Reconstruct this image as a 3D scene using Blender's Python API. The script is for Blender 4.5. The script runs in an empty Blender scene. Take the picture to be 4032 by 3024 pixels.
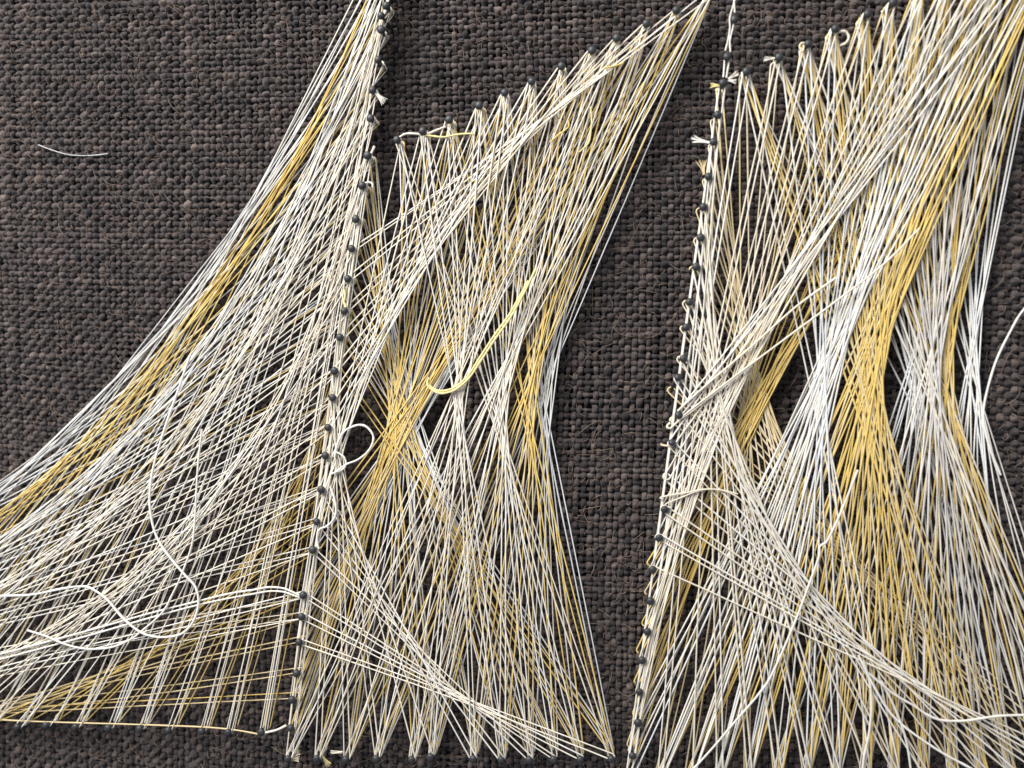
import bpy, math, random
import numpy as np
from mathutils import Vector, Matrix

random.seed(7)
rng = np.random.default_rng(7)
S = 5.5e-5                      # metres per photo pixel on the cloth near the picture's centre
W, H = 4032, 3024
FPX = 3300.0                    # focal length in photo pixels
scene = bpy.context.scene
COL = scene.collection

# ------------------------------------------------------------------ camera
cam_d = bpy.data.cameras.new("camera")
cam = bpy.data.objects.new("camera", cam_d)
COL.objects.link(cam)
D = FPX * S
ax, ay = math.radians(6.5), math.radians(2.5)
cpos = Vector((math.sin(ax), math.sin(ay), 0)) * D
cpos.z = math.sqrt(D * D - cpos.x ** 2 - cpos.y ** 2)
zc = cpos.normalized()
xc = Vector((0, 1, 0)).cross(zc).normalized()
yc = zc.cross(xc)
RM = Matrix((xc, yc, zc)).transposed()
cam.matrix_world = Matrix.Translation(cpos) @ RM.to_4x4()
cam_d.sensor_width = 36.0
cam_d.lens = FPX / W * 36.0
cam_d.clip_start, cam_d.clip_end = 0.005, 20.0
cam_d.dof.use_dof = True
cam_d.dof.focus_distance = D * 0.99
cam_d.dof.aperture_fstop = 9.0
scene.camera = cam

# ------------------------------------------------------------------ light: soft window light from the upper left
world = bpy.data.worlds.new("World")
scene.world = world
world.use_nodes = True
bg = world.node_tree.nodes["Background"]
bg.inputs[0].default_value = (0.74, 0.82, 1.0, 1)
bg.inputs[1].default_value = 0.30


def area(name, loc, target, size, power, col):
    l = bpy.data.lights.new(name, 'AREA')
    l.shape = 'RECTANGLE'
    l.size, l.size_y = size
    l.energy = power
    l.color = col
    o = bpy.data.objects.new(name, l)
    COL.objects.link(o)
    o.location = loc
    o.rotation_euler = (Vector(target) - Vector(loc)).to_track_quat('-Z', 'Y').to_euler()
    return o


area("window_light", (-0.23, 0.36, 0.31), (-0.02, 0.0, 0), (0.36, 0.32), 6.4, (1.0, 0.975, 0.94))
scene.view_settings.view_transform = 'Standard'
scene.view_settings.look = 'None'
scene.view_settings.exposure = 0.0
scene.view_settings.gamma = 1.0
scene.render.engine = 'CYCLES'
scene.cycles.max_bounces = 6
scene.cycles.diffuse_bounces = 4


# ------------------------------------------------------------------ helpers
def P(px, py, h=0.0):
    """point h photo pixels above the cloth that lies on the sight line of photo pixel (px, py)"""
    d = RM @ Vector(((px - W / 2) / FPX, -(py - H / 2) / FPX, -1.0))
    t = (h * S - cpos.z) / d.z
    return cpos + d * t


def pix(v):
    q = RM.transposed() @ (Vector(v) - cpos)
    return (W / 2 + FPX * q.x / -q.z, H / 2 - FPX * q.y / -q.z)


def setp(o, label=None, cat=None, group=None, kind=None):
    if label: o['label'] = label
    if cat: o['category'] = cat
    if group: o['group'] = group
    if kind: o['kind'] = kind
    return o


def empty(name, loc=(0, 0, 0)):
    o = bpy.data.objects.new(name, None)
    o.empty_display_size = 0.005
    o.location = loc
    COL.objects.link(o)
    return o


def link(name, me, parent=None, mat=None):
    if mat is not None:
        me.materials.append(mat)
    o = bpy.data.objects.new(name, me)
    COL.objects.link(o)
    if parent is not None:
        o.parent = parent
    return o


def fast_mesh(name, verts, quads, smooth=True, tone=None):
    me = bpy.data.meshes.new(name)
    verts = np.asarray(verts, dtype=np.float32)
    quads = np.asarray(quads, dtype=np.int32)
    n, m = len(verts), len(quads)
    me.vertices.add(n)
    me.vertices.foreach_set("co", verts.ravel())
    me.loops.add(m * 4)
    me.loops.foreach_set("vertex_index", quads.ravel())
    me.polygons.add(m)
    me.polygons.foreach_set("loop_start", np.arange(0, m * 4, 4, dtype=np.int32))
    me.polygons.foreach_set("use_smooth", np.full(m, smooth, dtype=bool))
    if tone is not None:
        a = me.attributes.new("tone", 'FLOAT', 'POINT')
        a.data.foreach_set("value", np.asarray(tone, dtype=np.float32).ravel())
    me.update(calc_edges=True)
    me.validate()
    return me


def tube_arrays(pts, rad, sides=5, base=0):
    """swept tube through the points: (verts, quads)"""
    pts = np.asarray(pts, dtype=float)
    n = len(pts)
    rad = np.broadcast_to(np.asarray(rad, dtype=float), (n,))
    t = np.gradient(pts, axis=0)
    t /= np.linalg.norm(t, axis=1)[:, None] + 1e-15
    up = np.array((0.0, 0.0, 1.0))
    a = np.cross(t, up)
    la = np.linalg.norm(a, axis=1)
    a[la < 0.05] = (1, 0, 0)
    a /= np.linalg.norm(a, axis=1)[:, None]
    b = np.cross(a, t)
    ang = np.linspace(0, 2 * math.pi, sides, endpoint=False) + math.pi / 2
    ring = (np.cos(ang)[None, :, None] * a[:, None, :] + np.sin(ang)[None, :, None] * b[:, None, :])
    v = (pts[:, None, :] + ring * rad[:, None, None]).reshape(-1, 3)
    i = np.arange(n - 1)[:, None]
    k = np.arange(sides)[None, :]
    k2 = (k + 1) % sides
    q = np.stack([i * sides + k + 0 * i, i * sides + k2, (i + 1) * sides + k2, (i + 1) * sides + k], axis=-1).reshape(-1, 4)
    return v, q + base


def smooth_curve(ctrl, n):
    """Catmull-Rom through the control points"""
    c = np.asarray(ctrl, dtype=float)
    c = np.vstack([2 * c[0] - c[1], c, 2 * c[-1] - c[-2]])
    out = []
    m = len(c) - 3
    for u in np.linspace(0, m - 1e-6, n):
        k = int(u)
        f = u - k
        p0, p1, p2, p3 = c[k:k + 4]
        out.append(0.5 * (2 * p1 + (p2 - p0) * f + (2 * p0 - 5 * p1 + 4 * p2 - p3) * f * f + (3 * p1 - p0 - 3 * p2 + p3) * f ** 3))
    return np.array(out)


# ------------------------------------------------------------------ materials
def new_mat(name):
    m = bpy.data.materials.new(name)
    m.use_nodes = True
    nt = m.node_tree
    return m, nt, nt.nodes["Principled BSDF"]


def thread_mat(name, col, dark=0.80, sheen=0.25):
    m, nt, p = new_mat(name)
    tc = nt.nodes.new("ShaderNodeNewGeometry")
    nz = nt.nodes.new("ShaderNodeTexNoise")
    nz.inputs["Scale"].default_value = 700.0
    nz.inputs["Detail"].default_value = 3.0
    nt.links.new(tc.outputs["Position"], nz.inputs["Vector"])
    oi = nt.nodes.new("ShaderNodeObjectInfo")
    add = nt.nodes.new("ShaderNodeMath"); add.operation = 'MULTIPLY_ADD'
    add.inputs[1].default_value = 0.9
    nt.links.new(oi.outputs["Random"], add.inputs[0])
    nt.links.new(nz.outputs["Fac"], add.inputs[2])
    mr = nt.nodes.new("ShaderNodeMapRange")
    mr.inputs["From Min"].default_value = 0.3
    mr.inputs["From Max"].default_value = 1.4
    nt.links.new(add.outputs[0], mr.inputs["Value"])
    mx = nt.nodes.new("ShaderNodeMix"); mx.data_type = 'RGBA'
    n2 = nt.nodes.new("ShaderNodeTexNoise")
    n2.inputs["Scale"].default_value = 90.0
    n2.inputs["Detail"].default_value = 2.0
    nt.links.new(tc.outputs["Position"], n2.inputs["Vector"])
    ml = nt.nodes.new("ShaderNodeMath"); ml.operation = 'MULTIPLY_ADD'; ml.use_clamp = True
    ml.inputs[1].default_value = 0.9
    ml.inputs[2].default_value = -0.45
    nt.links.new(n2.outputs["Fac"], ml.inputs[0])
    m3 = nt.nodes.new("ShaderNodeMath"); m3.operation = 'ADD'; m3.use_clamp = True
    nt.links.new(mr.outputs[0], m3.inputs[0])
    nt.links.new(ml.outputs[0], m3.inputs[1])
    nt.links.new(m3.outputs[0], mx.inputs["Factor"])
    mx.inputs["A"].default_value = (col[0] * dark, col[1] * dark * 0.97, col[2] * dark * 0.90, 1)
    mx.inputs["B"].default_value = (*col, 1)
    nt.links.new(mx.outputs["Result"], p.inputs["Base Color"])
    p.inputs["Roughness"].default_value = 0.62
    p.inputs["Specular IOR Level"].default_value = 0.35
    p.inputs["Sheen Weight"].default_value = sheen
    return m


MT = {
    'white': thread_mat("white_cotton", (0.85, 0.825, 0.77)),
    'blue': thread_mat("cool_white_cotton", (0.76, 0.78, 0.80)),
    'grey': thread_mat("greyish_cotton", (0.66, 0.64, 0.625)),
    'cream': thread_mat("cream_cotton", (0.84, 0.775, 0.655)),
    'ecru': thread_mat("ecru_cotton", (0.80, 0.69, 0.50)),
    'gold': thread_mat("golden_cotton", (0.77, 0.56, 0.17), 0.84),
    'tan': thread_mat("tan_gold_cotton", (0.74, 0.60, 0.33), 0.84),
    'pale': thread_mat("pale_yellow_cotton", (0.88, 0.76, 0.36)),
}


def cloth_mat():
    m, nt, p = new_mat("brown_burlap")
    g = nt.nodes.new("ShaderNodeNewGeometry")
    nz = nt.nodes.new("ShaderNodeTexNoise")
    nz.inputs["Scale"].default_value = 900.0
    nz.inputs["Detail"].default_value = 5.0
    nz.inputs["Roughness"].default_value = 0.7
    nt.links.new(g.outputs["Position"], nz.inputs["Vector"])
    at = nt.nodes.new("ShaderNodeAttribute")
    at.attribute_name = "tone"
    ad = nt.nodes.new("ShaderNodeMath"); ad.operation = 'ADD'
    nt.links.new(nz.outputs["Fac"], ad.inputs[0])
    nt.links.new(at.outputs["Fac"], ad.inputs[1])
    cr = nt.nodes.new("ShaderNodeValToRGB")
    e = cr.color_ramp.elements
    e[0].position, e[0].color = 0.25, (0.024, 0.021, 0.0225, 1)
    e[1].position, e[1].color = 1.0, (0.175, 0.135, 0.118, 1)
    mid = e.new(0.6); mid.color = (0.074, 0.059, 0.056, 1)
    nt.links.new(ad.outputs[0], cr.inputs[0])
    nt.links.new(cr.outputs[0], p.inputs["Base Color"])
    p.inputs["Roughness"].default_value = 0.85
    p.inputs["Specular IOR Level"].default_value = 0.15
    p.inputs["Sheen Weight"].default_value = 0.15
    n2 = nt.nodes.new("ShaderNodeTexNoise")
    n2.inputs["Scale"].default_value = 2600.0
    n2.inputs["Detail"].default_value = 4.0
    nt.links.new(g.outputs["Position"], n2.inputs["Vector"])
    bp = nt.nodes.new("ShaderNodeBump")
    bp.inputs["Strength"].default_value = 1.0
    bp.inputs["Distance"].default_value = 0.00018
    nt.links.new(n2.outputs["Fac"], bp.inputs["Height"])
    nt.links.new(bp.outputs[0], p.inputs["Normal"])
    return m


M_CLOTH = cloth_mat()


def plain_mat(name, col, rough, spec=0.4, metal=0.0, nscale=1500.0, var=0.35):
    m, nt, p = new_mat(name)
    g = nt.nodes.new("ShaderNodeNewGeometry")
    nz = nt.nodes.new("ShaderNodeTexNoise")
    nz.inputs["Scale"].default_value = nscale
    nz.inputs["Detail"].default_value = 4.0
    nt.links.new(g.outputs["Position"], nz.inputs["Vector"])
    mx = nt.nodes.new("ShaderNodeMix"); mx.data_type = 'RGBA'
    nt.links.new(nz.outputs["Fac"], mx.inputs["Factor"])
    mx.inputs["A"].default_value = tuple(c * (1 - var) for c in col) + (1,)
    mx.inputs["B"].default_value = tuple(c * (1 + var) for c in col) + (1,)
    nt.links.new(mx.outputs["Result"], p.inputs["Base Color"])
    p.inputs["Roughness"].default_value = rough
    p.inputs["Specular IOR Level"].default_value = spec
    p.inputs["Metallic"].default_value = metal
    return m


M_NAIL = plain_mat("black_painted_steel", (0.030, 0.032, 0.035), 0.48, 0.5)
M_BOARD = plain_mat("dark_board", (0.018, 0.016, 0.016), 0.9, 0.1, nscale=300)
M_FUZZ = plain_mat("brown_jute_fibre", (0.22, 0.165, 0.13), 0.7, 0.2)
M_HAIR = plain_mat("silver_hair", (0.50, 0.50, 0.50), 0.5, 0.4)

# ------------------------------------------------------------------ the board and the woven cloth
PITCH = 25.0
X0, X1, Y0, Y1 = -2650.0, 2560.0, -1960.0, 1930.0       # cloth extent, px on the board plane, origin at picture centre
board_h = 60
bv = [(x * S, y * S, z * S) for z in (-board_h - 12, -12) for x, y in ((-5200, -2600), (3600, -2600), (3600, 3600), (-5200, 3600))]
bq = [(3, 2, 1, 0), (4, 5, 6, 7), (0, 1, 5, 4), (1, 2, 6, 5), (2, 3, 7, 6), (3, 0, 4, 7)]
board = link("backing_board", fast_mesh("backing_board", bv, bq, smooth=False), None, M_BOARD)
setp(board, "dark flat board under the brown burlap cloth", "board", kind='structure')


def wander(n, amp, scale, seed):
    """smooth 1-D noise"""
    r = np.random.default_rng(seed)
    k = max(4, int(n / scale) + 4)
    c = r.normal(0, amp, k)
    x = np.linspace(0, k - 1.001, n)
    i = x.astype(int)
    f = x - i
    f = f * f * (3 - 2 * f)
    return c[i] * (1 - f) + c[i + 1] * f


def positions(a, b, seed):
    r = np.random.default_rng(seed)
    out = [a]
    while out[-1] < b:
        out.append(out[-1] + PITCH * (1 + r.normal(0, 0.11)))
    return np.array(out)


wx = positions(X0, X1, 11)
wy = positions(Y0, Y1, 12)
# the weave is a little denser towards the left
SUB = 3


def bow(x, y):
    """slow skew of the cloth grain, dy as a function of place"""
    u = np.clip((-x - 200) / 2400.0, 0, 1)
    v = np.clip((400 - y) / 1400.0, 0, 1)
    return u * u * 260 * (0.35 + 0.65 * v) * 0.55 + 10 * np.sin(x / 900.0 + y / 1500.0)


def leanx(x, y):
    return 14 * np.sin(y / 1100.0 + 0.6) + 9 * np.sin(y / 420.0 + x / 700.0)


def weave(along, across, is_warp):
    V, Q, T = [], [], []
    SIDES = 5
    ang = np.linspace(-0.15 * math.pi, 1.15 * math.pi, SIDES)
    base = 0
    n = len(along)
    s = np.arange(0, (n - 1) * SUB + 1)
    pos = np.interp(s / SUB, np.arange(n), along)
    for j, c in enumerate(across):
        r0 = PITCH * ((0.44 if is_warp else 0.37) * math.exp(random.gauss(0, 0.15)))
        r0 = min(r0, PITCH * 0.58)
        amp = PITCH * (0.42 if is_warp else 0.20)
        ph = math.pi * (s / SUB + j + (0 if is_warp else 1))
        cw = np.cos(ph)
        z = amp * np.sign(cw) * np.abs(cw) ** 0.75
        rr = r0 * np.exp(wander(len(s), 0.13, SUB * 3.0, 1000 * is_warp + j))
        if random.random() < 0.30:                         # slubs
            for _ in range(random.randint(1, 4)):
                q = random.uniform(0, len(s))
                rr *= 1 + random.uniform(0.2, 0.6) * np.exp(-((np.arange(len(s)) - q) / (SUB * random.uniform(1.0, 3.0))) ** 2)
        # a yarn is plumper where it comes up
        rr = rr * (1 + 0.10 * cw * (1 if is_warp else 0.5)) * np.exp(rng.normal(0, 0.07, len(s)))
        off = wander(len(s), 2.2, SUB * 5.0, 5000 + 1000 * is_warp + j)
        zj = wander(len(s), 1.6, SUB * 1.5, 9000 + 1000 * is_warp + j) - (0 if is_warp else 0.06 * PITCH)
        lat = c + off
        tone = random.gauss(0, 0.06) + wander(len(s), 0.13, SUB * 2.0, 20000 + 1000 * is_warp + j)
        ca, sa = np.cos(ang), np.sin(ang)
        latv = lat[:, None] + rr[:, None] * ca[None, :]
        lump = np.exp(rng.normal(0, 0.12, (len(s), SIDES)))
        zv = (z + zj)[:, None] + rr[:, None] * sa[None, :] * 0.92 * lump
        al = np.broadcast_to(pos[:, None], latv.shape)
        if is_warp:
            xx, yy = latv, al
        else:
            xx, yy = al, latv
        x2 = xx + leanx(xx, yy)
        y2 = yy + bow(xx, yy)
        V.append(np.stack([x2, y2, zv], -1).reshape(-1, 3))
        T.append(np.repeat(tone, SIDES))
        i = np.arange(len(s) - 1)[:, None]
        k = np.arange(SIDES - 1)[None, :]
        q = np.stack([i * SIDES + k, i * SIDES + k + 1, (i + 1) * SIDES + k + 1, (i + 1) * SIDES + k], -1).reshape(-1, 4)
        if is_warp:
            q = q[:, ::-1]
        Q.append(q + base)
        base += len(s) * SIDES
    return np.vstack(V) * S, np.vstack(Q)[:, ::-1], np.concatenate(T)


cloth = setp(empty("burlap_cloth"), "dark brown burlap cloth stretched behind the threads", "cloth", kind='structure')
v, q, t = weave(wy, wx, 1)
setp(link("warp_yarn", fast_mesh("warp_yarn", v, q, tone=t), cloth, M_CLOTH), kind='stuff')
v, q, t = weave(wx, wy, 0)
setp(link("weft_yarn", fast_mesh("weft_yarn", v, q, tone=t - 0.04), cloth, M_CLOTH), kind='stuff')

# loose fibres standing off the yarns
V, Q, base = [], [], 0
for k in range(11000):
    x, y = random.uniform(X0 + 200, X1 - 150), random.uniform(Y0 + 150, Y1 - 150)
    a = random.uniform(0, 2 * math.pi)
    L = random.choice((18, 22, 25, 30, 35, 45, 60, 100)) * random.uniform(0.7, 1.3)
    curl = random.gauss(0, 0.9)
    pts = []
    n = 6
    px_, py_ = x, y
    hmax = random.uniform(10, 26)
    for i in range(n + 1):
        f = i / n
        pts.append((px_, py_, 8 + hmax * math.sin(math.pi * min(1, f * 1.1))))
        a += curl / n * 1.6
        px_ += math.cos(a) * L / n
        py_ += math.sin(a) * L / n
    vv, qq = tube_arrays(np.array(pts) * S, random.uniform(0.8, 1.5) * S, 3, base)
    V.append(vv); Q.append(qq); base += len(vv)
setp(link("loose_fibre", fast_mesh("loose_fibre", np.vstack(V), np.vstack(Q)), cloth, M_FUZZ), kind='stuff')

# ------------------------------------------------------------------ nails
HEAD_H = 165.0                   # top of a nail above the cloth
HR, SR = 15.5, 6.5               # head and shank radius


def head_mesh():
    prof = [(0.0, 0.0), (0.35, -0.03), (0.66, -0.14), (0.90, -0.36), (1.0, -0.66), (0.93, -0.90), (0.60, -1.04), (0.30, -1.06)]
    n = 16
    vs, qs = [], []
    for r, z in prof:
        r = max(r, 0.02)
        for k in range(n):
            a = 2 * math.pi * k / n
            vs.append((r * math.cos(a) * HR * S, r * math.sin(a) * HR * S, z * 17 * S))
    for i in range(len(prof) - 1):
        for k in range(n):
            qs.append((i * n + k, (i + 1) * n + k, (i + 1) * n + (k + 1) % n, i * n + (k + 1) % n))
    return fast_mesh("nail_head", vs, qs)


HEAD_ME = head_mesh()
HEAD_ME.materials.append(M_NAIL)


class Nail:
    pass


def make_nail(px, py, tilt=(0, 0), label=None, group=None, build=True, hh=None, scale=1.0):
    """nail whose head is seen at (px, py); tilt = how far (photo px, y down) its foot lies from below its head"""
    n = Nail()
    hh = hh or HEAD_H
    top = P(px, py, hh)
    foot = Vector((top.x + tilt[0] * S, top.y - tilt[1] * S, -10 * S))
    n.top, n.foot, n.hh = top, foot, hh
    n.px, n.py = px, py
    n.rot = random.random()
    if build:
        root = empty("nail", foot)
        setp(root, label, "nail", group)
        d = top - foot
        sv, sq = tube_arrays([tuple(foot * 0), tuple(d * 0.5 + Vector((0, 0, 0))), tuple(d * 0.93)], SR * S * scale, 8)
        # shank is near vertical, so the sweep frame is fixed along x
        ang = np.linspace(0, 2 * math.pi, 8, endpoint=False)
        sv = np.array([[p.x + SR * S * scale * math.cos(a), p.y + SR * S * scale * math.sin(a), p.z] for p in (d * 0, d * 0.5, d * 0.93) for a in ang])
        sq = [(i * 8 + k, i * 8 + (k + 1) % 8, (i + 1) * 8 + (k + 1) % 8, (i + 1) * 8 + k) for i in range(2) for k in range(8)]
        link("shank", fast_mesh("shank", sv, sq), root, M_NAIL)
        h = bpy.data.objects.new("head", HEAD_ME)
        COL.objects.link(h)
        h.parent = root
        h.location = d
        q = d.to_track_quat('Z', 'Y')
        h.rotation_mode = 'QUATERNION'
        h.rotation_quaternion = q
        s_ = scale * random.uniform(0.94, 1.06)
        h.scale = (s_, s_, s_ * random.uniform(0.85, 1.05))
    return n


def at_h(n, h):
    f = (h * S - n.foot.z) / (n.top.z - n.foot.z)
    return n.foot + (n.top - n.foot) * f


ORD = "first second third fourth fifth sixth seventh eighth ninth tenth eleventh twelfth thirteenth fourteenth fifteenth sixteenth seventeenth eighteenth nineteenth twentieth twenty-first twenty-second twenty-third twenty-fourth twenty-fifth twenty-sixth twenty-seventh twenty-eighth".split()


def jit(a=3.0):
    return (random.gauss(0, a), random.gauss(0, a))


# left mast, from the picture's top edge down to the sail corner
MAST = [(1518, 18), (1498, 112), (1485, 231), (1464, 351), (1456, 463), (1443, 609), (1422, 728), (1397, 861), (1380, 977), (1366, 1096), (1352, 1224),
        (1335, 1328), (1313, 1461), (1306, 1566), (1288, 1684), (1277, 1795), (1261, 1930), (1243, 2056), (1228, 2166), (1190, 2345), (1184, 2430),
        (1174, 2530), (1164, 2654), (1146, 2758), (1141, 2870)]
MAST_SPECIAL = {3: "black nail on the left mast with a frayed white thread tail",
                0: "half hidden nail on the left mast where it meets the picture's top edge",
                6: "black nail on the left mast with a short white curl at its right",
                10: "black nail on the left mast with a pale yellow kinked thread above it",
                5: "black nail on the left mast with a short white thread end upright",
                19: "black nail low on the left mast where two white threads arch over to it",
                24: "black nail at the bottom end of the left mast beside the tan bottom thread"}
G_MAST = "nails down the left mast"
mast = []
for i, (x, y) in enumerate(MAST):
    tl = (-3 + random.gauss(0, 4), 4 + random.gauss(0, 4)) if i < 18 else (-14, 26)
    lb = MAST_SPECIAL.get(i, "black nail on the left mast, %s from the top edge" % ORD[i])
    mast.append(make_nail(x, y, tl, lb, G_MAST))
extra = make_nail(1497, 57, (4, -2), "blackest nail of the tight pair at the top of the left mast", G_MAST)
# nails of the mast above the picture
MAST_UP = [make_nail(1518 + 14.5 * k, 18 - 117 * k, build=False) for k in range(1, 18)]

BL = [(1023, 2885), (893, 2885), (787, 2881), (655, 2878), (542, 2872), (418, 2868), (289, 2864), (172, 2857), (59, 2864)]
bl = []
for i, (x, y) in enumerate(BL):
    lb = "blurred nail under the left sail, %s along the bottom row from the mast" % ORD[i]
    bl.append(make_nail(x, y + 4, (random.gauss(8, 4), -6), lb, "nails along the left sail's bottom"))
BL_OUT = [make_nail(-58 - 117 * k, 2862 - 2 * k, build=False) for k in range(24)]

T = [(1560, 548), (1662, 513), (1766, 468), (1884, 412), (1986, 361), (2092, 317), (2210, 256), (2331, 194), (2429, 145), (2547, 88), (2664, 35)]
tn = []
for i, (x, y) in enumerate(T):
    lb = "black nail topping the middle sail's slanted upper edge, %s from the left" % ORD[i]
    if i == 0: lb = "black nail at the lower left end of the middle sail's slanted upper edge"
    tn.append(make_nail(x, y, (random.gauss(-2, 3), random.gauss(4, 3)), lb, "nails along the middle sail's upper edge"))
tn.append(make_nail(2790, -28, build=False))

B = [(1129, 2993), (1242, 2993), (1357, 2997), (1477, 2995), (1617, 2997), (1692, 2987), (1861, 2995), (1972, 2998), (2082, 2999), (2179, 2997), (2285, 2997), (2407, 2995)]
bn = []
for i, (x, y) in enumerate(B):
    lb = "grey nail under the middle sail, %s from the left in its bottom row" % ORD[i]
    if i == 0: lb = "grey nail below the mast with two fluffy thread ends, leftmost of the bottom row"
    if i == 1: lb = "shiny tipped nail beside a small yellow tuft in the middle sail's bottom row"
    if i == 2: lb = "grey nail with a short pale thread stub at its left in the bottom row"
    if i == 11: lb = "grey nail at the middle sail's bottom right tip"
    bn.append(make_nail(x, y, (random.gauss(2, 3), random.gauss(-6, 3)), lb, "nails along the middle sail's bottom"))

R = [(2849, 322), (2828, 448), (2811, 555), (2791, 692), (2772, 812), (2761, 933), (2743, 1049), (2716, 1188), (2703, 1288), (2693, 1412), (2673, 1479), (2676, 1631),
     (2649, 1738), (2632, 1880), (2619, 2010), (2597, 2122), (2572, 2248), (2563, 2372), (2551, 2493), (2530, 2606), (2519, 2730), (2514, 2853), (2492, 2983)]
R_SPECIAL = {0: "black nail topping the right mast with yellow and white tufts on both sides",
             2: "black nail on the right mast with a white tassel pointing left",
             3: "black nail on the right mast next to a brown fuzzy thread clump",
             10: "pale topped nail on the right mast whose bare stem shows below its head",
             11: "nail on the right mast wrapped by a long cream hook of thread",
             12: "leaning grey nail with a long bare stem, standing clear of the right sail's threads",
             14: "nail on the right mast under two pale threads poking out to the left"}
rn = []
for i, (x, y) in enumerate(R):
    if i < 4: tlt = (random.gauss(-6, 3), random.gauss(8, 3))
    elif i < 10: tlt = (-10, 8)
    elif i in (10, 12): tlt = (-40, 112)
    elif i == 11: tlt = (-36, 60)
    elif i == 13: tlt = (-30, 10)
    else: tlt = (-16, -26)
    lbl = R_SPECIAL.get(i, "black nail on the right sail's mast, %s down the row" % ORD[i])
    rn.append(make_nail(x, y, tlt, lbl, "nails down the right mast", build=(i != 13)))
rn.append(make_nail(2475, 3095, build=False))
over = [make_nail(2894, 71, (0, 14), "upper of the two lone nails above the right mast, joined by thin threads", "lone nails above the right mast"),
        make_nail(2865, 219, (-4, 10), "lower of the two lone nails above the right mast, joined by thin threads", "lone nails above the right mast")]

RT = [(2942, 277), (3071, 221), (3186, 168), (3293, 108), (3421, 50), (3523, 4)]
RT_LB = ["black nail lowest in the right sail's slanted upper row",
         "black nail on the right sail's upper edge with a white tassel pointing left",
         "black nail with a brownish thread wrap, in the right sail's upper row",
         "black nail on the right sail's upper edge with a round white thread loop",
         "grey nail on the right sail's upper edge just above the round white loop",
         "nail half cut off by the picture's top edge at the right sail"]
rt = [make_nail(x, y, (random.gauss(-4, 3), random.gauss(4, 3)), RT_LB[i], "nails along the right sail's upper edge") for i, (x, y) in enumerate(RT)]
rt += [make_nail(3640 + 116 * k, -50 - 55 * k, build=False) for k in range(10)]
rb = [make_nail(2602 + 118 * k, 3078 - 1.0 * k, build=False) for k in range(22)]

# ------------------------------------------------------------------ thread webs
N_STRANDS = [0]


def strand_pts(a, b, ha, hb, side, bowamt=0.0, sag=0.0, wrap=True, nseg=16):
    pa, pb = at_h(a, ha), at_h(b, hb)
    d = Vector((pb.x - pa.x, pb.y - pa.y, 0))
    L = d.length
    d /= L
    nrm = Vector((-d.y, d.x, 0))
    rw = (SR + 4.0) * S
    ja, jb = random.uniform(0.75, 1.25), random.uniform(0.75, 1.25)
    A = pa + nrm * side * rw * ja
    Bp = pb + nrm * side * rw * jb
    pts = []
    if wrap:
        for k in (5, 4, 3, 2, 1):                         # round the back of nail a
            th = k * 0.52
            o = nrm * side * math.cos(th) - d * math.sin(th)
            pts.append(pa + o * rw * ja + Vector((0, 0, -0.6 * S * k)))
    phs = random.uniform(0, 6.28)
    for i in range(nseg + 1):
        f = i / nseg
        p = A.lerp(Bp, f)
        e = 4 * f * (1 - f)
        p = p + nrm * (bowamt * S * e + random.gauss(0, 0.35) * S * min(1, 8 * e))
        p.z -= sag * S * e
        pts.append(p)
    if wrap:
        for k in (1, 2, 3, 4, 5):
            th = k * 0.52
            o = nrm * side * math.cos(th) + d * math.sin(th)
            pts.append(pb + o * rw * jb + Vector((0, 0, -0.6 * S * k)))
    return [tuple(p) for p in pts]


def strand_obj(pts, parent, mat, r=2.9, name="strand", sides=5):
    n = len(pts)
    rad = r * S * np.exp(wander(n, 0.09, 2.0, random.randrange(10 ** 6)))
    v, q = tube_arrays(pts, rad, sides)
    o = link(name, fast_mesh(name, v, q), parent, mat)
    N_STRANDS[0] += 1
    return o


def in_view(a, b, m=90):
    x0, y0, x1, y1 = a.px, a.py, b.px, b.py
    for i in range(41):
        f = i / 40
        x, y = x0 + (x1 - x0) * f, y0 + (y1 - y0) * f
        if -m < x < W + m and -m < y < H + m:
            return True
    return False


def web(label, pairs, h, mat, mat2=None, p2=0.0, reps=(1, -1), bow_sd=3.0, spread=7.0, r=2.65, dens=0.9):
    root = setp(empty("thread_web"), label, "threads", "webs of thread wound between the nails")
    seen = set()
    for a, b in pairs:
        key = (id(a), id(b)) if id(a) < id(b) else (id(b), id(a))
        if key in seen or not in_view(a, b):
            continue
        seen.add(key)
        ho = random.uniform(-spread, spread)
        for s in reps:
            if s < 0 and random.random() > dens:
                continue
            sd = s if abs(s) <= 1.5 else s
            ha = h + ho + random.uniform(-4, 4)
            hb = h - ho + random.uniform(-4, 4)
            m = mat2 if (mat2 and random.random() < p2) else mat
            pts = strand_pts(a, b, ha, hb, sd, bowamt=random.gauss(0, bow_sd * (4.0 if random.random() < 0.10 else 1.0)), sag=random.uniform(0, 4))
            strand_obj(pts, root, MT[m], r * random.uniform(0.88, 1.12))
    return root


# --- the left sail: mast nail m (counted up from the corner) to bottom nail b with m + b fixed
LM = list(reversed(mast)) + MAST_UP
LB = bl + BL_OUT


def left_pairs(c, mlo=3, bmax=24):
    return [(LM[m], LB[c - m]) for m in range(mlo, 29) if 0 <= c - m <= bmax]


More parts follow.
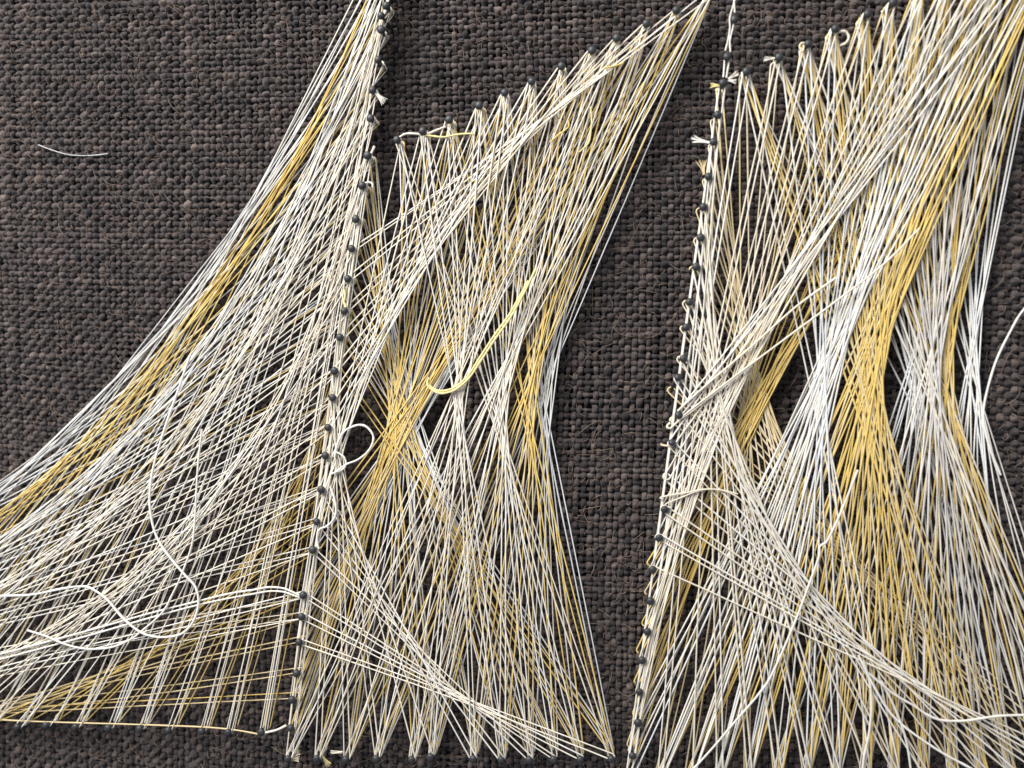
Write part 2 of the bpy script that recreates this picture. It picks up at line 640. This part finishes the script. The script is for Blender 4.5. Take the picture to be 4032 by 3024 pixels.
RL = 2.35
web("cool white threads sweeping along the left sail's outer edge", left_pairs(37), 69, 'blue', 'white', 0.5, r=RL, dens=0.75, bow_sd=5.0)
web("golden threads in a narrow band just inside the left sail's white edge", left_pairs(35), 83, 'gold', 'pale', 0.12, r=RL, dens=0.4)
web("golden threads crossing low between the mast foot and the left sail's bottom", left_pairs(14, 1), 90, 'gold', 'tan', 0.5, r=RL)
web("white threads gathered inside the golden band of the left sail", left_pairs(32), 100, 'white', 'blue', 0.35, r=RL, dens=0.75)
web("off-white threads gathered half way between the golden band and the left mast", left_pairs(28), 118, 'white', 'cream', 0.5, r=RL, dens=0.8)
web("cream threads curving close to the left mast and over the left sail's bottom", left_pairs(21, 4), 139, 'cream', 'white', 0.4, r=RL, dens=0.8)


# --- middle and right sail: nails in a ring (upper edge, mast, bottom), each thread goes k nails on
mid_L = mast[5:]


def chords(up, low, c, step=-1):
    """nail i of one row to nail c - i (step -1) or c + i (step 1) of another"""
    return [(up[i], low[c + step * i]) for i in range(len(up)) if 0 <= c + step * i < len(low)]


web("silvery white threads along the middle sail's inward curved right edge", chords(tn, bn, 14), 66, 'blue', 'white', 0.5)
web("grey white threads crossing beneath the golden cross of the middle sail", chords(tn, mid_L, 24) + chords(tn, bn, 4) + chords(mid_L, bn, 5, 1), 72, 'blue', 'white', 0.3)
web("golden threads making a cross beside the mast in the middle sail", chords(tn, mid_L, 23) + chords(tn, bn, 3) + chords(mid_L, bn, 4, 1), 86, 'gold', 'tan', 0.25)
web("golden threads curving just inside the middle sail's right edge", chords(tn, bn, 13), 97, 'gold', 'tan', 0.35)
web("off-white threads fanning from the middle sail's upper edge to its bottom", chords(tn, bn, 11), 118, 'white', 'cream', 0.5)
web("cream threads lying on top of the middle sail and bundled down the left mast", chords(tn, mid_L, 14) + chords(tn, bn, 8) + chords(mid_L, mid_L, 15, 1) + chords(mid_L, bn, -5, 1), 141, 'cream', 'white', 0.35)

def tb(c):
    return chords(rt[:12], rb[:16], c)


def tl(c):
    return chords(rt[:12], rn, c)


def lb(d):
    return chords(rn, rb[:16], d, 1)


RR = 2.95
web("silvery white threads along the right sail's outer waist near the picture's right edge", tb(19), 62, 'blue', 'white', 0.5, r=RR)
web("grey white lattice of threads between the golden waist and right edge", tb(15), 69, 'grey', 'blue', 0.3, r=RR)
web("tan threads running in thin pairs from the right mast under the other threads", lb(4) + tb(3), 76, 'tan', 'ecru', 0.5, r=RR)
web("golden threads slanting to a cross near the right mast's middle", tl(27), 84, 'gold', 'tan', 0.2, r=RR)
web("thin golden streak of threads near the right sail's outer edge", tb(17), 90, 'gold', 'ecru', 0.4, r=RR)
web("cream threads right of the golden waist of the right sail", tb(16), 108, 'grey', 'cream', 0.5, r=RR)
web("golden threads gathered in a waist at the middle of the right sail", tb(11) + tb(12), 121, 'gold', 'tan', 0.3, r=RR)
web("bright white threads crossing left of the golden waist of the right sail", tl(32) + tb(8) + tb(9)[6:], 128, 'white', 'blue', 0.3, r=RR)
web("cream threads lying on top of the right sail and down its mast", tl(22) + lb(-1) + [(rn[0], rn[22]), (rn[0], rn[23])], 144, 'cream', 'white', 0.4, r=RR)


# ------------------------------------------------------------------ single loose threads
def loose(label, pts, mat, r=4.0, h=112, hs=None, n=None, cat="thread", group=None, name="loose_thread"):
    c = np.array([tuple(P(x, y, (hs[i] if hs else h + 43))) for i, (x, y) in enumerate(pts)])
    cur = smooth_curve(c, n or (len(pts) * 5))
    o = strand_obj(cur, None, MT[mat] if isinstance(mat, str) else mat, r, name, 6)
    return setp(o, label, cat, group)


loose("pale yellow loose thread sagging in a hook across the middle sail",
      [(1688, 1490), (1683, 1508), (1692, 1528), (1725, 1547), (1760, 1546), (1800, 1530), (1850, 1485), (1900, 1410), (1960, 1320), (2010, 1250), (2060, 1160), (2090, 1100), (2112, 1055)], 'pale', 4.6)
loose("second pale yellow strand lying under the sagging hook in the middle sail",
      [(1688, 1485), (1690, 1512), (1712, 1534), (1750, 1538), (1795, 1522), (1845, 1476), (1895, 1398), (1955, 1308), (2004, 1240), (2050, 1160), (2080, 1105)], 'pale', 4.0, h=108)
loose("white thread curling in a wide loop right of the left mast",
      [(1300, 1868), (1325, 1857), (1362, 1829), (1407, 1811), (1447, 1780), (1468, 1743), (1468, 1712), (1445, 1682), (1416, 1673), (1384, 1682), (1355, 1700), (1330, 1745), (1318, 1800)], 'white', 4.4)
loose("small white curl beside the wide loop on the left mast",
      [(1322, 1861), (1340, 1853), (1356, 1842), (1362, 1825), (1357, 1804), (1341, 1789), (1325, 1780)], 'white', 3.6)
loose("white thread bending along the mast below the loops",
      [(1300, 1915), (1316, 1960), (1323, 2005), (1316, 2040), (1290, 2070), (1262, 2082), (1250, 2100), (1250, 2140), (1256, 2160)], 'white', 4.2)
loose("long white thread winding in an S across the left sail's lower part",
      [(-40, 2347), (60, 2345), (136, 2340), (249, 2317), (330, 2309), (375, 2326), (425, 2364), (475, 2423), (529, 2473), (579, 2500), (642, 2509), (710, 2498), (750, 2464), (773, 2419), (782, 2364), (769, 2310), (737, 2274), (690, 2220), (640, 2155), (608, 2090), (592, 2010), (590, 1940), (606, 1830), (648, 1690), (700, 1540), (748, 1400)], 'white', 4.6, h=116)
loose("white thread swinging low under the S shaped one in the left sail",
      [(109, 2482), (181, 2505), (249, 2534), (316, 2552), (384, 2555), (452, 2545), (520, 2514), (556, 2486), (610, 2441), (651, 2396), (678, 2342), (712, 2270), (757, 2140), (770, 2000), (778, 1850), (795, 1690)], 'white', 4.2, h=114)
loose("white thread arching over to the left mast's low nail, upper of two",
      [(-60, 2592), (300, 2496), (600, 2412), (760, 2372), (900, 2338), (1000, 2322), (1059, 2312), (1113, 2316), (1150, 2330), (1182, 2346)], 'white', 3.8, h=104)
loose("white thread arching over to the left mast's low nail, lower of two",
      [(-60, 2612), (300, 2516), (600, 2430), (780, 2382), (900, 2356), (1000, 2338), (1059, 2328), (1113, 2330), (1150, 2342), (1180, 2352)], 'white', 3.6, h=102)
loose("lone white thread bowing outward over the cloth at the picture's right edge",
      [(4140, 1120), (4032, 1218), (3981, 1300), (3923, 1419), (3885, 1546), (3872, 1625), (3876, 1680), (3900, 1770), (3940, 1870)], 'white', 3.8, h=90)
loose("loose white thread with a knot lying diagonally over the right sail's lower left",
      [(3378, 1850), (3358, 1900), (3310, 2020), (3259, 2126), (3240, 2142), (3227, 2156), (3225, 2190), (3190, 2290), (3123, 2467), (3042, 2650), (2990, 2730), (2893, 2843), (2800, 2952), (2700, 3060)], 'white', 4.3, h=117)
loose("white thread curving out in a hook at the bottom right corner",
      [(3420, 2650), (3507, 2724), (3560, 2757), (3597, 2778), (3640, 2808), (3680, 2828), (3724, 2838), (3801, 2838), (3868, 2828), (3936, 2819), (4032, 2816), (4110, 2820)], 'white', 4.6, h=117)
loose("short wavy white thread dropping to the bottom edge under the right sail",
      [(3400, 2600), (3425, 2690), (3431, 2760), (3430, 2810), (3421, 2893), (3403, 2975), (3394, 3050)], 'white', 4.2, h=112)
loose("white thread drooping below the top bundle towards the bottom right corner",
      [(3380, 2580), (3440, 2700), (3500, 2800), (3560, 2860), (3620, 2905), (3710, 2964), (3820, 3024), (3900, 3070)], 'white', 4.2, h=113)
loose("white thread bending towards the bottom edge right of the wavy one",
      [(3470, 2680), (3520, 2780), (3555, 2870), (3575, 2950), (3590, 3060)], 'white', 4.0, h=112)
loose("thin cream thread running straight along the left sail's bottom nails",
      [(-60, 2831), (120, 2840), (300, 2846), (480, 2851), (660, 2857), (820, 2864), (930, 2875), (1015, 2890)], 'tan', 3.0, h=92)
loose("short cream thread tying the bottom row's end to the mast foot",
      [(1020, 2890), (1048, 2884), (1090, 2874), (1128, 2856)], 'cream', 4.6, h=106)
loose("white thread bridging the two lowest nails of the middle sail's upper edge",
      [(1574, 540), (1590, 530), (1608, 526), (1640, 527), (1664, 532)], 'cream', 4.2, h=106)
loose("cream thread tying the second and third nails of the middle sail's upper edge",
      [(1668, 530), (1690, 525), (1720, 512), (1755, 499)], 'cream', 4.0, h=106)
loose("yellow thread running right from the middle sail's second upper nail",
      [(1670, 533), (1695, 535), (1745, 540), (1800, 530), (1835, 527), (1862, 527)], 'pale', 3.8, h=106)
loose("golden wisp curling near the top of the middle sail",
      [(2165, 560), (2200, 530), (2225, 512), (2240, 495), (2235, 470)], 'gold', 3.2, h=108)
loose("yellow wisp hanging in a small hook inside the middle sail",
      [(2325, 420), (2330, 470), (2326, 520), (2322, 550), (2312, 570), (2280, 600)], 'pale', 3.2, h=108)
loose("golden wisp bent across the middle sail's upper right",
      [(2380, 268), (2420, 260), (2455, 248)], 'gold', 3.2, h=108)
loose("pale yellow kinked thread above a nail on the left mast",
      [(1357, 1140), (1359, 1165), (1354, 1190), (1361, 1205), (1356, 1222)], 'pale', 5.0, h=108)
loose("cream thread hooked round a nail on the right mast",
      [(2960, 1440), (2820, 1545), (2720, 1622), (2682, 1648), (2655, 1673), (2640, 1686), (2629, 1684), (2628, 1675), (2640, 1664)], 'cream', 4.4, h=112)
loose("tan thread wrapped across the leaning nail of the right mast",
      [(2604, 1745), (2606, 1752), (2622, 1755), (2641, 1757), (2655, 1765), (2690, 1790)], 'ecru', 4.4, h=84)
loose("cream thread running from the right mast's middle up to the right",
      [(2668, 1619), (2720, 1570), (2800, 1500), (2950, 1372), (3132, 1210), (3290, 1095)], 'cream', 4.2, h=115)
loose("lone cream thread crossing the right sail at a shallow angle",
      [(2690, 1637), (2800, 1552), (2960, 1432), (3132, 1304), (3300, 1180), (3480, 1040), (3620, 900)], 'cream', 4.0, h=115)
loose("pale thread poking left out of the right sail, upper of two",
      [(2610, 1966), (2601, 1959), (2640, 1950), (2714, 1938), (2768, 1927), (2840, 1930), (2900, 1955), (2935, 1990), (2950, 2020)], 'cream', 3.0, h=110)
loose("pale thread poking left out of the right sail, lower of two",
      [(2640, 2000), (2622, 1992), (2626, 1982), (2680, 1960), (2760, 1930), (2830, 1928), (2905, 1945)], 'cream', 2.8, h=110)
loose("white curl at the right of a left mast nail",
      [(1432, 728), (1442, 719), (1455, 718), (1466, 724), (1468, 738)], 'white', 4.0, h=104)
loose("short white thread end sticking up by a left mast nail",
      [(1458, 612), (1464, 600), (1470, 588), (1475, 575)], 'white', 5.0, h=104)
loose("round white thread loop at a nail on the right sail's upper edge",
      [(3300, 128), (3312, 124), (3328, 124), (3338, 134), (3342, 148), (3336, 162), (3324, 174), (3308, 179)], 'cream', 4.4, h=106)
loose("brown thread wrapped left of a nail on the right sail's upper edge",
      [(3172, 170), (3156, 171), (3149, 180), (3151, 192), (3158, 205)], 'ecru', 4.0, h=100)
for lb, pts in (
        ("thin white thread climbing left past the lone nails to the top edge", [(2903, -60), (2893, 0), (2880, 45), (2873, 75), (2874, 110), (2866, 160), (2856, 200)]),
        ("thin white thread climbing right past the lone nails to the top edge", [(2885, -60), (2890, 0), (2893, 50)]),
        ("thin white thread between the two lone nails' right sides", [(2890, 92), (2882, 125), (2874, 160), (2876, 205)]),
        ("left thin thread from the lower lone nail to the right mast's top", [(2853, 236), (2851, 270), (2848, 304)]),
        ("right thin thread from the lower lone nail to the right mast's top", [(2872, 236), (2866, 270), (2860, 306)])):
    loose(lb, pts, 'white', 3.4, h=104)
loose("silvery hair lying curved on the bare cloth at the upper left",
      [(150, 570), (199, 589), (264, 608), (323, 613), (378, 611), (425, 605)], M_HAIR, 2.1, h=-19, cat="hair", name="hair")


# frayed thread ends at the nails
def tuft(label, root, tip, spread, mat, h=108, n=9, r=2.6):
    V, Q, base = [], [], 0
    dx, dy = tip[0] - root[0], tip[1] - root[1]
    L = math.hypot(dx, dy)
    nx, ny = -dy / L, dx / L
    for k in range(n):
        s = (k / (n - 1) - 0.5) * 2
        s += random.gauss(0, 0.12)
        ln = random.uniform(0.85, 1.05)
        pts = []
        for f in (0, 0.25, 0.5, 0.75, 1.0):
            w = s * (2.0 + spread * f ** 1.8)
            pts.append(tuple(P(root[0] + dx * f * ln + nx * w, root[1] + dy * f * ln + ny * w, h + 40 + random.gauss(0, 1.5) + 3 * s * s)))
        v, q = tube_arrays(pts, [r * S * (1.15 - 0.75 * f) for f in (0, 0.25, 0.5, 0.75, 1.0)], 4, base)
        V.append(v); Q.append(q); base += len(v)
    o = link("thread_tuft", fast_mesh("thread_tuft", np.vstack(V), np.vstack(Q)), None, MT[mat])
    return setp(o, label, "thread end", "frayed thread ends")


tuft("frayed white thread tail on the left mast against the brown cloth", (1477, 365), (1517, 402), 15, 'white')
tuft("white tuft fanning up right from the right mast's top nail", (2868, 312), (2908, 285), 8, 'cream')
tuft("white tuft pointing right from the right mast's top nail", (2868, 316), (2900, 322), 8, 'white')
tuft("pale yellow tuft pointing left from the right mast's top nail", (2836, 337), (2796, 335), 9, 'pale')
tuft("white tassel pointing left from a nail on the right mast", (2794, 562), (2723, 546), 13, 'white', n=11)
tuft("white tassel pointing left from a nail on the right sail's upper edge", (3050, 230), (3007, 233), 8, 'white')
tuft("fluffy pale thread end at the bottom row's leftmost nail, upper one", (1140, 2986), (1178, 2962), 7, 'ecru', h=90)
tuft("fluffy pale thread end at the bottom row's leftmost nail, lower one", (1140, 2992), (1180, 2990), 8, 'ecru', h=90)
tuft("small yellow tuft hanging in the bottom row right of the shiny nail", (1270, 2978), (1296, 3018), 12, 'pale', h=80)
tuft("short pale stub at the left of the bottom row's third nail", (1350, 2962), (1303, 2962), 5, 'cream', h=95)
tuft("brown fuzzy clump beside a nail on the right mast", (2772, 688), (2764, 630), 20, 'tan', h=80, n=14, r=1.6)
print("strands", N_STRANDS[0], "objects", len(bpy.data.objects))
